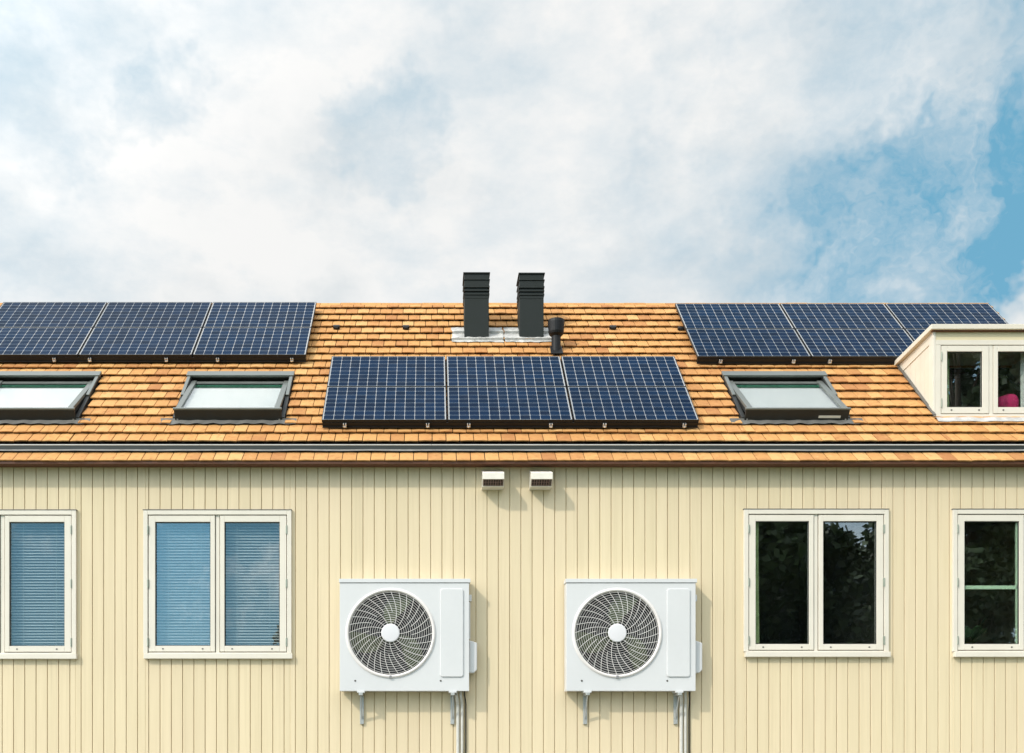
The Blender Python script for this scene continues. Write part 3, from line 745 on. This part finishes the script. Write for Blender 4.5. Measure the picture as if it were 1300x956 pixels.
# ------------------------------------------------------------------ vent hoods on the wall
def vent_hood(pxc, label):
    X = (pxc-CX)/99.6; zt = wz(598, -0.1); P = 0.27; Wd = 0.137
    root = thing('vent_hood', label, 'vent', (X, 0, wz(621)), group='vent hoods under the eaves')
    mb = MB()
    # side profile: top slopes outward, then a steep white front, then open grille facing out and down
    prof = [(-0.001, wz(597.2)), (-0.10, wz(598.2, -0.10)), (-P+0.02, wz(599.0, -P)), (-P, wz(600.2, -P)), (-P-0.004, wz(608.3, -P)), (-P+0.012, wz(608.3, -P)), (-P+0.014, wz(601.0, -P)), (-0.10, wz(599.6, -0.1)), (-0.001, wz(598.6))]
    mb.prism([(X-Wd, a, b) for a, b in prof], (2*Wd, 0, 0)); mb.build('hood', M['ventwhite'], root, bevel=0.002)
    mb = MB(); zb = wz(616.3, -0.20)
    for sx_ in (-Wd, Wd-0.008): mb.prism([(X+sx_, -0.001, wz(599.2)), (X+sx_, -0.09, wz(600.2, -0.1)), (X+sx_, -P+0.016, wz(601.6, -P)), (X+sx_, -P+0.016, wz(608.2, -P)), (X+sx_, -0.18, zb), (X+sx_, -0.001, zb)], (0.008, 0, 0))
    mb.build('cheek', M['ventwhite'], root)
    mb = MB(); mb.box(X-Wd-0.002, X+Wd+0.002, -0.185, -0.001, zb-0.010, zb-0.001); mb.build('base_lip', M['ventwhite'], root, bevel=0.002)
    mb = MB(); mb.box(X-Wd-0.01, X+Wd+0.01, -0.008, -0.0022, wz(597.6), wz(591.5)); mb.build('wall_plate', M['frieze'], root)
    mb = MB(); mb.box(X-Wd+0.012, X+Wd-0.012, -0.03, -0.009, zb, wz(602)); mb.build('duct_back', M['black'], root)
    mb = MB(); a0 = Vector((0, -P+0.010, wz(608.4, -P))); a1 = Vector((0, -0.19, zb))
    for i in range(9):
        xx = X-Wd+0.012+(2*Wd-0.024)*i/8; mb.tube([(xx, a0.y, a0.z), (xx, a1.y, a1.z)], 0.0028, 5)
    for i in range(5):
        p = a0.lerp(a1, i/4); mb.tube([(X-Wd+0.009, p.y, p.z), (X+Wd-0.009, p.y, p.z)], 0.0025, 5)
    mb.build('grille', M['vgrille'], root)
M['vgrille'] = simple('vent_grille', (0.34, 0.22, 0.18), 0.6, 0.2, var=0.1)
vent_hood(626.2, 'left white vent hood with a brown grille under the eaves')
vent_hood(687.5, 'right white vent hood with a brown grille under the eaves')

# ------------------------------------------------------------------ air conditioners
def make_ac():
    YF = -0.215; sc = (D+YF)/F
    X0, X1 = (431.3-CX)*sc, (595.6-CX)*sc; ZT = H+(YH-740.0)*sc; ZB = H+0.60
    fx, fz = (495.8-CX)*sc, H+(YH-803.7)*sc
    root = thing('air_conditioner', 'white outdoor air conditioner unit nearer the blue-reflecting window, left of two', 'air conditioner', ((X0+X1)/2, 0, ZB), group='outdoor units on the wall')
    RO = 0.570
    # casing: front plate with round opening, sides, back, bottom
    mb = MB(); angs = [2*PI*i/72 for i in range(72)]
    for cx_, cz_ in ((X0, ZB), (X1, ZB), (X1, ZT), (X0, ZT)): angs.append(math.atan2(cz_-fz, cx_-fx) % (2*PI))
    angs = sorted(set(round(a, 6) for a in angs))
    def rect(a):
        c, s_ = math.cos(a), math.sin(a); t = 1e9
        if c > 1e-9: t = min(t, (X1-fx)/c)
        if c < -1e-9: t = min(t, (X0-fx)/c)
        if s_ > 1e-9: t = min(t, (ZT-fz)/s_)
        if s_ < -1e-9: t = min(t, (ZB-fz)/s_)
        return (fx+c*t, fz+s_*t)
    n = len(angs)
    for a in angs:
        ox, oz = rect(a)
        mb.v += [(fx+RO*math.cos(a), -0.045, fz+RO*math.sin(a)), (fx+RO*math.cos(a), YF, fz+RO*math.sin(a)), (ox, YF, oz), (ox, -0.03, oz)]
    for i in range(n):
        a = 4*i; b = 4*((i+1) % n)
        for q in range(3): mb.f.append((a+q, b+q, b+q+1, a+q+1))
    i = len(mb.v); mb.v += [(X0, -0.03, ZB), (X1, -0.03, ZB), (X1, -0.03, ZT), (X0, -0.03, ZT)]; mb.f.append((i, i+1, i+2, i+3))
    cas = mb.build('casing', M['whiteplastic'], root, bevel=0.004, fixn=True)
    mb = MB(); mb.box(X0-0.008, X1+0.016, YF-0.010, -0.028, ZT+0.004, ZT+0.052); mb.box(X0+0.004, X1-0.004, YF+0.004, -0.031, ZT+0.0002, ZT+0.0038); mb.build('lid', M['whiteplastic'], root, bevel=0.010)
    mb = MB(); mb.box(X0+0.002, X1-0.002, YF-0.0015, YF+0.01, ZT-0.004, ZT+0.0005); mb.build('lid_seam', M['seam'], root)
    # dark cavity with coil fins
    mb = MB(); mb.lathe([(RO-0.002, -0.031-0.01), (RO-0.002, -0.031)], 48, lambda a, b, c: (fx+a, c-0.015, fz+b)); mb.build('cavity_back', M['fins'], root)
    mb = MB()
    for k in range(3):
        a0 = PI/2+0.15+k*2*PI/3; i0 = len(mb.v); nr, na = 8, 9
        for layer in (0, 1):
            for i_ in range(nr+1):
                r_ = 0.10+0.42*i_/nr
                for j_ in range(na+1):
                    w_ = 0.80*(0.55+0.45*math.sin(PI*min(1, i_/nr*0.9+0.1))); an = a0+w_*(j_/na-0.5)-0.5*(i_/nr)
                    mb.v.append((fx+r_*math.cos(an), YF+0.05+0.05*(j_/na)+layer*0.004, fz+r_*math.sin(an)))
        S_ = (nr+1)*(na+1)
        for i_ in range(nr):
            for j_ in range(na):
                a = i0+i_*(na+1)+j_; mb.f.append((a, a+1, a+na+2, a+na+1)); mb.f.append((S_+a, S_+a+na+1, S_+a+na+2, S_+a+1))
    mb.lathe([(0.12, 0.04), (0.12, 0.12)], 24, lambda a, b, c: (fx+a, YF+c, fz+b))
    mb.build('fan', M['blade'], root, smooth=False)
    # guard: outer ring, concentric wires, curved spokes, hub
    mb = MB(); mb.lathe([(0.530, 0.012), (0.534, -0.012), (0.548, -0.022), (0.566, -0.016), (0.574, 0.0), (0.576, 0.001)], 96, lambda a, b, c: (fx+a, YF+c-0.002, fz+b))
    mb.f = [f for f in mb.f if len(f) == 4]
    mb.build('guard_ring', M['ringp'], root, smooth=True)
    mb = MB()
    for k in range(14):
        r_ = 0.145+0.372*k/13.0; dome = -0.010*(1-(r_/0.54)**2)
        mb.tube([(fx+r_*math.cos(2*PI*j/72), YF-0.004+dome, fz+r_*math.sin(2*PI*j/72)) for j in range(72)], 0.0029, 4, closed=True)
    for k in range(32):
        a0 = 2*PI*k/32; rs = 0.11 if k % 2 == 0 else 0.27; pts = []
        for j in range(15):
            r_ = rs+(0.54-rs)*j/14.0; an = a0-0.48*((0.54-r_)/0.43)**1.15; dome = -0.010*(1-(r_/0.54)**2)
            pts.append((fx+r_*math.cos(an), YF-0.009+dome, fz+r_*math.sin(an)))
        mb.tube(pts, 0.0036, 5)
    mb.build('fan_guard', M['gridwire'], root)
    mb = MB(); mb.lathe([(0.118, 0.0), (0.118, -0.010), (0.108, -0.018), (0.05, -0.021), (0.0, -0.0215)], 40, lambda a, b, c: (fx+a, YF-0.012+c, fz+b)); mb.build('hub_cap', M['hubplastic'], root, smooth=False)
    mb = MB(); mb.box(fx-0.015, fx+0.015, YF-0.028, YF-0.014, fz-0.575, fz-0.540); mb.build('guard_clip', M['seam'], root)
    # service panel
    px_ = lambda p: (p-CX)*sc; pz_ = lambda p: H+(YH-p)*sc
    def rrect(x0, x1, z0, z1, r_, y):
        pts = []
        for cx_, cz_, s_ in ((x1-r_, z1-r_, 0), (x0+r_, z1-r_, 1), (x0+r_, z0+r_, 2), (x1-r_, z0+r_, 3)):
            for q in range(6):
                an = PI/2*s_+PI/2*q/5; pts.append((cx_+r_*math.cos(an), y, cz_+r_*math.sin(an)))
        return pts
    mb = MB(); mb.prism(rrect(px_(558.7), px_(588.3), pz_(859.5), pz_(747.3), 0.035, YF+0.002), (0, -0.018, 0)); mb.build('service_panel', M['whiteplastic'], root, bevel=0.009)
    mb = MB(); mb.prism([(X1, -0.16, pz_(812)), (X1+0.105, -0.15, pz_(815.5)), (X1+0.105, -0.15, pz_(850)), (X1+0.06, -0.16, pz_(854)), (X1, -0.16, pz_(854))], (0, 0.10, 0)); mb.build('valve_cover', M['whiteplastic'], root, bevel=0.012)
    mb = MB(); mb.box(X1-0.001, X1+0.034, -0.16, -0.08, pz_(762.5), pz_(754)); mb.box(X1-0.001, X1+0.018, -0.15, -0.09, pz_(811), pz_(763.5)); mb.build('handle_recess', M['whiteplastic'], root, bevel=0.006)
    for p in (451, 559.5):
        mb = MB(); mb.lathe([(0.013, 0), (0.011, 0.005)], 12, lambda a, b, c: (px_(p)+a, YF-c, pz_(864.3)+b)); mb.build('screw', M['screw'], root)
    # insulated pipes and cable leaving the underside and running down the wall
    for nm_, xo, r_, mt in (('insulated_pipe', 0.16, 0.021, 'pipewrap'), ('insulated_pipe', 0.105, 0.017, 'pipewrap'), ('power_cable', 0.055, 0.008, 'railblack')):
        mb = MB(); xq = X1-xo
        mb.tube([(xq, -0.11, ZB+0.02), (xq, -0.11, ZB-0.05), (xq+0.01, -0.085, ZB-0.10), (xq+0.02, -0.04, ZB-0.16), (xq+0.02, -r_-0.012, ZB-0.24), (xq+0.02, -r_-0.012, ZB-1.6), (xq+0.02, -r_-0.012, 0.1)], r_, 10)
        mb.build(nm_, M[mt], root, smooth=False)
    # feet and wall brackets
    for xx in (X0+0.22, X1-0.26):
        mb = MB(); mb.box(xx, xx+0.10, YF-0.02, -0.04, ZB-0.022, ZB-0.0005); mb.build('foot', M['whiteplastic'], root, bevel=0.003)
        mb = MB(); mb.box(xx+0.025, xx+0.075, YF-0.035, -0.004, ZB-0.055, ZB-0.023); mb.box(xx+0.025, xx+0.075, -0.030, -0.003, ZB-0.42, ZB-0.0555); mb.prism([(xx+0.045, -0.031, ZB-0.36), (xx+0.045, -0.031, ZB-0.32), (xx+0.045, YF+0.02, ZB-0.057), (xx+0.045, YF-0.012, ZB-0.057)], (0.01, 0, 0))
        mb.build('wall_bracket', M['bracket'], root, bevel=0.003)
    return root
M['pipewrap'] = simple('pipe_insulation', (0.55, 0.54, 0.50), 0.7, var=0.1, scale=15, bstr=0.4)
M['seam'] = simple('seam_grey', (0.22, 0.22, 0.23), 0.6)
M['ringp'] = simple('guard_ring_plastic', (0.72, 0.68, 0.66), 0.4, var=0.03)
M['bracket'] = simple('galvanised_bracket', (0.42, 0.43, 0.42), 0.45, 0.4, var=0.1)
ac = make_ac()
dup(ac, Vector(ac.location)+Vector((287.6*(D-0.215)/F, 0, 0)), 'white outdoor air conditioner unit nearer the dark two-pane window, right of two')

# ------------------------------------------------------------------ ground
def sheet(name, x0, x1, y0, y1, z, mat):
    mb = MB(); mb.poly([(x0, y0, z), (x1, y0, z), (x1, y1, z), (x0, y1, z)]); return structure(mb.build(name, mat, None, fixn=False))
sheet('ground', -1500, 1500, -1500, 1500, -0.01, M['grass'])
sheet('path', -14, 12, -5.0, -0.02, 0.0, M['paving'])

# ------------------------------------------------------------------ trees behind the camera (they show in the window glass)
def tree(x, y, h, r, seed, label, low=0.18, n=9000, leaf=0.30):
    rb = random.Random(seed)
    root = thing('broadleaf_tree', label, 'tree', (x, y, 0), group='trees across from the house')
    mb = MB(); mb.tube([(x, y, -0.1), (x+0.1, y, h*0.3), (x, y+0.1, h*0.55), (x, y, h*0.85)], 0.28+h*0.008, 10, r2=0.05)
    blobs = []
    for i in range(int(26*max(1, h/14))):
        t = rb.uniform(low, 0.96); rr_ = r*math.sin(PI*min(0.97, max(0.12, (t-low*0.6)/(1.06-low*0.6))))**0.7
        az = rb.uniform(0, 2*PI); d = rb.uniform(0.3, 0.85)*rr_
        c = Vector((x+d*math.cos(az), y+d*math.sin(az), h*t)); blobs.append((c, rb.uniform(0.22, 0.38)*r))
        b0 = Vector((x, y, h*max(0.12, t-0.22))); mb.tube([b0, b0.lerp(c, 0.5)+Vector((0, 0, 0.2)), c], 0.09, 6, r2=0.02)
    mb.build('trunk', M['bark'], root, smooth=True)
    mb = MB()
    for i in range(n):
        c, br = blobs[rb.randrange(len(blobs))]
        v = Vector((rb.gauss(0, 1), rb.gauss(0, 1), rb.gauss(0, 1))).normalized()*(br*rb.uniform(0.35, 1.08))
        p = c+v; a = Vector((rb.gauss(0, 1), rb.gauss(0, 1), rb.gauss(0, 0.6))).normalized(); b = a.cross(Vector((rb.gauss(0, 1), rb.gauss(0, 1), rb.gauss(0, 1)))).normalized()
        l = leaf*rb.uniform(0.6, 1.3)
        i0 = len(mb.v); mb.v += [tuple(p-a*l*0.5), tuple(p+b*l*0.32), tuple(p+a*l*0.5), tuple(p-b*l*0.32)]; mb.f.append((i0, i0+1, i0+2, i0+3))
    mb.build('crown', M['leaf'], root, fixn=False)
tree(14.5, -37, 16.0, 6.8, 11, 'broad dark tree opposite the window right of the air conditioners', 0.05, 30000, 0.55)
tree(20.3, -40, 13.6, 4.8, 12, 'lower dark tree between the two tall ones opposite the house', 0.05, 26000, 0.55)
tree(27.4, -38, 31.0, 5.0, 13, 'tallest dark tree opposite the dormer', 0.04, 52000, 0.55)
tree(22.8, -35, 11.5, 4.8, 17, 'rounded low tree in front of the tallest one', 0.04, 24000, 0.5)
tree(36.0, -40, 15.5, 6.0, 14, 'outer tree to the right of the tallest one', 0.05, 18000, 0.55)
tree(17.8, -53, 18.0, 8.0, 21, 'wide tree in the back row opposite the house, tallest of its row', 0.03, 30000, 0.6)
tree(25.8, -51, 14.2, 6.2, 22, 'mid-height tree in the back row behind the tallest one', 0.03, 26000, 0.6)
tree(34.5, -55, 15.0, 6.5, 23, 'outermost tree of the back row on the right', 0.03, 22000, 0.6)
tree(-6.2, -38, 9.0, 3.2, 15, 'small lone tree opposite the blue-reflecting window', 0.10, 9000, 0.36)

# ------------------------------------------------------------------ light, sky, camera
SUNV = Vector((-0.33, -0.28, 0.35)).normalized()
sl = bpy.data.lights.new('sun', 'SUN'); sl.energy = 2.5; sl.angle = math.radians(1.5); sl.color = (1.0, 0.93, 0.82)
so = bpy.data.objects.new('sun', sl); COL.objects.link(so); so.location = (-10, -10, 20); so.rotation_euler = (-SUNV).to_track_quat('-Z', 'Y').to_euler()
w = bpy.data.worlds.new('World'); scene.world = w; w.use_nodes = True; nt = w.node_tree; nt.nodes.clear()
out = nt.nodes.new('ShaderNodeOutputWorld'); bg = nt.nodes.new('ShaderNodeBackground'); bg.inputs[1].default_value = 0.10
sky = nt.nodes.new('ShaderNodeTexSky'); sky.sky_type = 'NISHITA'; sky.sun_disc = False
sky.sun_elevation = math.asin(SUNV.z); sky.sun_rotation = math.atan2(SUNV.x, SUNV.y) % (2*PI); sky.air_density = 1.0; sky.dust_density = 0.6; sky.ozone_density = 1.6
tc = nt.nodes.new('ShaderNodeTexCoord'); dirv = tc.outputs['Generated']
def vmath(op, a, b=None, scale=None):
    n = nt.nodes.new('ShaderNodeVectorMath'); n.operation = op
    for i, v in enumerate((a, b)):
        if v is None: continue
        if isinstance(v, (tuple, Vector)): n.inputs[i].default_value = tuple(v)
        else: nt.links.new(v, n.inputs[i])
    if scale is not None: n.inputs['Scale'].default_value = scale
    return n
nz = nt.nodes.new('ShaderNodeTexNoise'); nz.inputs['Scale'].default_value = 3.4; nz.inputs['Detail'].default_value = 6; nz.inputs['Roughness'].default_value = 0.70; nt.links.new(dirv, nz.inputs['Vector'])
off = vmath('SCALE', vmath('SUBTRACT', nz.outputs['Color'], (0.5, 0.5, 0.5)).outputs[0], None, 0.36).outputs[0]
wd = vmath('NORMALIZE', vmath('ADD', dirv, off).outputs[0]).outputs[0]
def pdir(px, py): return Vector(((px-CX)/F, 1.0, (YH-py)/F)).normalized()
holes = [  # direction, radius (rad), strength: thin spots in the cloud where blue shows; negative = thicker cloud
    (pdir(495, 185), 0.05, 0.27), (pdir(205, 125), 0.035, 0.30), (pdir(840, 95), 0.045, 0.14), (pdir(570, 50), 0.05, 0.14),
    (pdir(1150, 90), 0.14, 0.24), (pdir(1320, 60), 0.13, 0.22), (pdir(1225, 300), 0.11, 0.36), (pdir(1100, 330), 0.09, 0.30),
    (pdir(1330, 200), 0.11, 0.20), (pdir(985, 365), 0.06, 0.22), (pdir(1195, 245), 0.025, -0.22), (pdir(1290, 385), 0.03, -0.6), (pdir(100, 360), 0.08, 0.08), (pdir(20, 60), 0.08, 0.16), (pdir(90, 210), 0.03, 0.12), (pdir(860, 230), 0.05, 0.10),
    (Vector((-0.25, -1, 0.12)).normalized(), 0.36, 1.15), (Vector((0.60, -1, 0.40)).normalized(), 0.25, 0.75), (Vector((0, 0.25, 0.97)).normalized(), 0.45, 0.35)]
tot = None
for d_, r_, s_ in holes:
    dot = vmath('DOT_PRODUCT', wd, d_).outputs['Value']
    mkk = maprange(nt, dot, math.cos(r_*1.5), math.cos(r_*0.15), 0, s_, True)
    tot = mkk if tot is None else math_n(nt, 'ADD', tot, mkk)
rag = noise_n(nt, wd, 7.0, 7, 0.62)
tot = math_n(nt, 'MULTIPLY', tot, maprange(nt, rag, 0.33, 0.66, 0.45, 1.45))
mp = nt.nodes.new('ShaderNodeMapping'); mp.inputs['Scale'].default_value = (1, 1, 1.9); nt.links.new(dirv, mp.inputs[0])
f1 = noise_n(nt, mp.outputs[0], 3.2, 8, 0.55)
cov = math_n(nt, 'SUBTRACT', math_n(nt, 'ADD', 0.97, math_n(nt, 'MULTIPLY', math_n(nt, 'SUBTRACT', f1, 0.5), 0.55)), tot)
fs = noise_n(nt, mp.outputs[0], 11.0, 7, 0.6)
cov = math_n(nt, 'ADD', cov, math_n(nt, 'MULTIPLY', math_n(nt, 'SUBTRACT', fs, 0.5), 0.85), clamp=True)
f2 = noise_n(nt, wd, 3.0, 7, 0.5); f3 = noise_n(nt, mp.outputs[0], 9.0, 6, 0.55)
lum = maprange(nt, math_n(nt, 'ADD', math_n(nt, 'MULTIPLY', f2, 0.68), math_n(nt, 'MULTIPLY', f3, 0.32)), 0.34, 0.58, 0.0, 1.0, True)
cloud = mixc(nt, lum, (6.8, 7.35, 7.65), (9.25, 9.25, 9.15))
sd = maprange(nt, vmath('DOT_PRODUCT', dirv, SUNV).outputs['Value'], -0.1, 1.0, 1.0, 3.5, True)      # cloud is brighter round the sun
cloud = vmath('SCALE', cloud, None, 1.0); nt.links.new(sd, cloud.inputs['Scale']); cloud = cloud.outputs[0]
blue = mixc(nt, 0.85, sky.outputs[0], (1.7, 4.6, 6.5))
blue_s = vmath('SCALE', blue, None, 1.0)
nt.links.new(math_n(nt, 'ADD', 0.55, math_n(nt, 'MULTIPLY', sd, 0.45)), blue_s.inputs['Scale']); blue = blue_s.outputs[0]
skyc = mixc(nt, cov, blue, cloud)
nt.links.new(skyc, bg.inputs[0]); nt.links.new(bg.outputs[0], out.inputs[0])

cam = bpy.data.cameras.new('camera'); co = bpy.data.objects.new('camera', cam); COL.objects.link(co)
co.location = (0, -D, H); co.rotation_euler = (PI/2, 0, 0)
cam.sensor_fit = 'HORIZONTAL'; cam.sensor_width = 36; cam.lens = 36*F/1300
cam.shift_x = (650-CX)/1300; cam.shift_y = (YH-478)/1300
cam.clip_end = 4000; scene.camera = co
scene.view_settings.view_transform = 'Standard'; scene.view_settings.look = 'None'; scene.view_settings.gamma = 1; scene.view_settings.exposure = 0.0
scene.cycles.max_bounces = 10; scene.cycles.transparent_max_bounces = 12
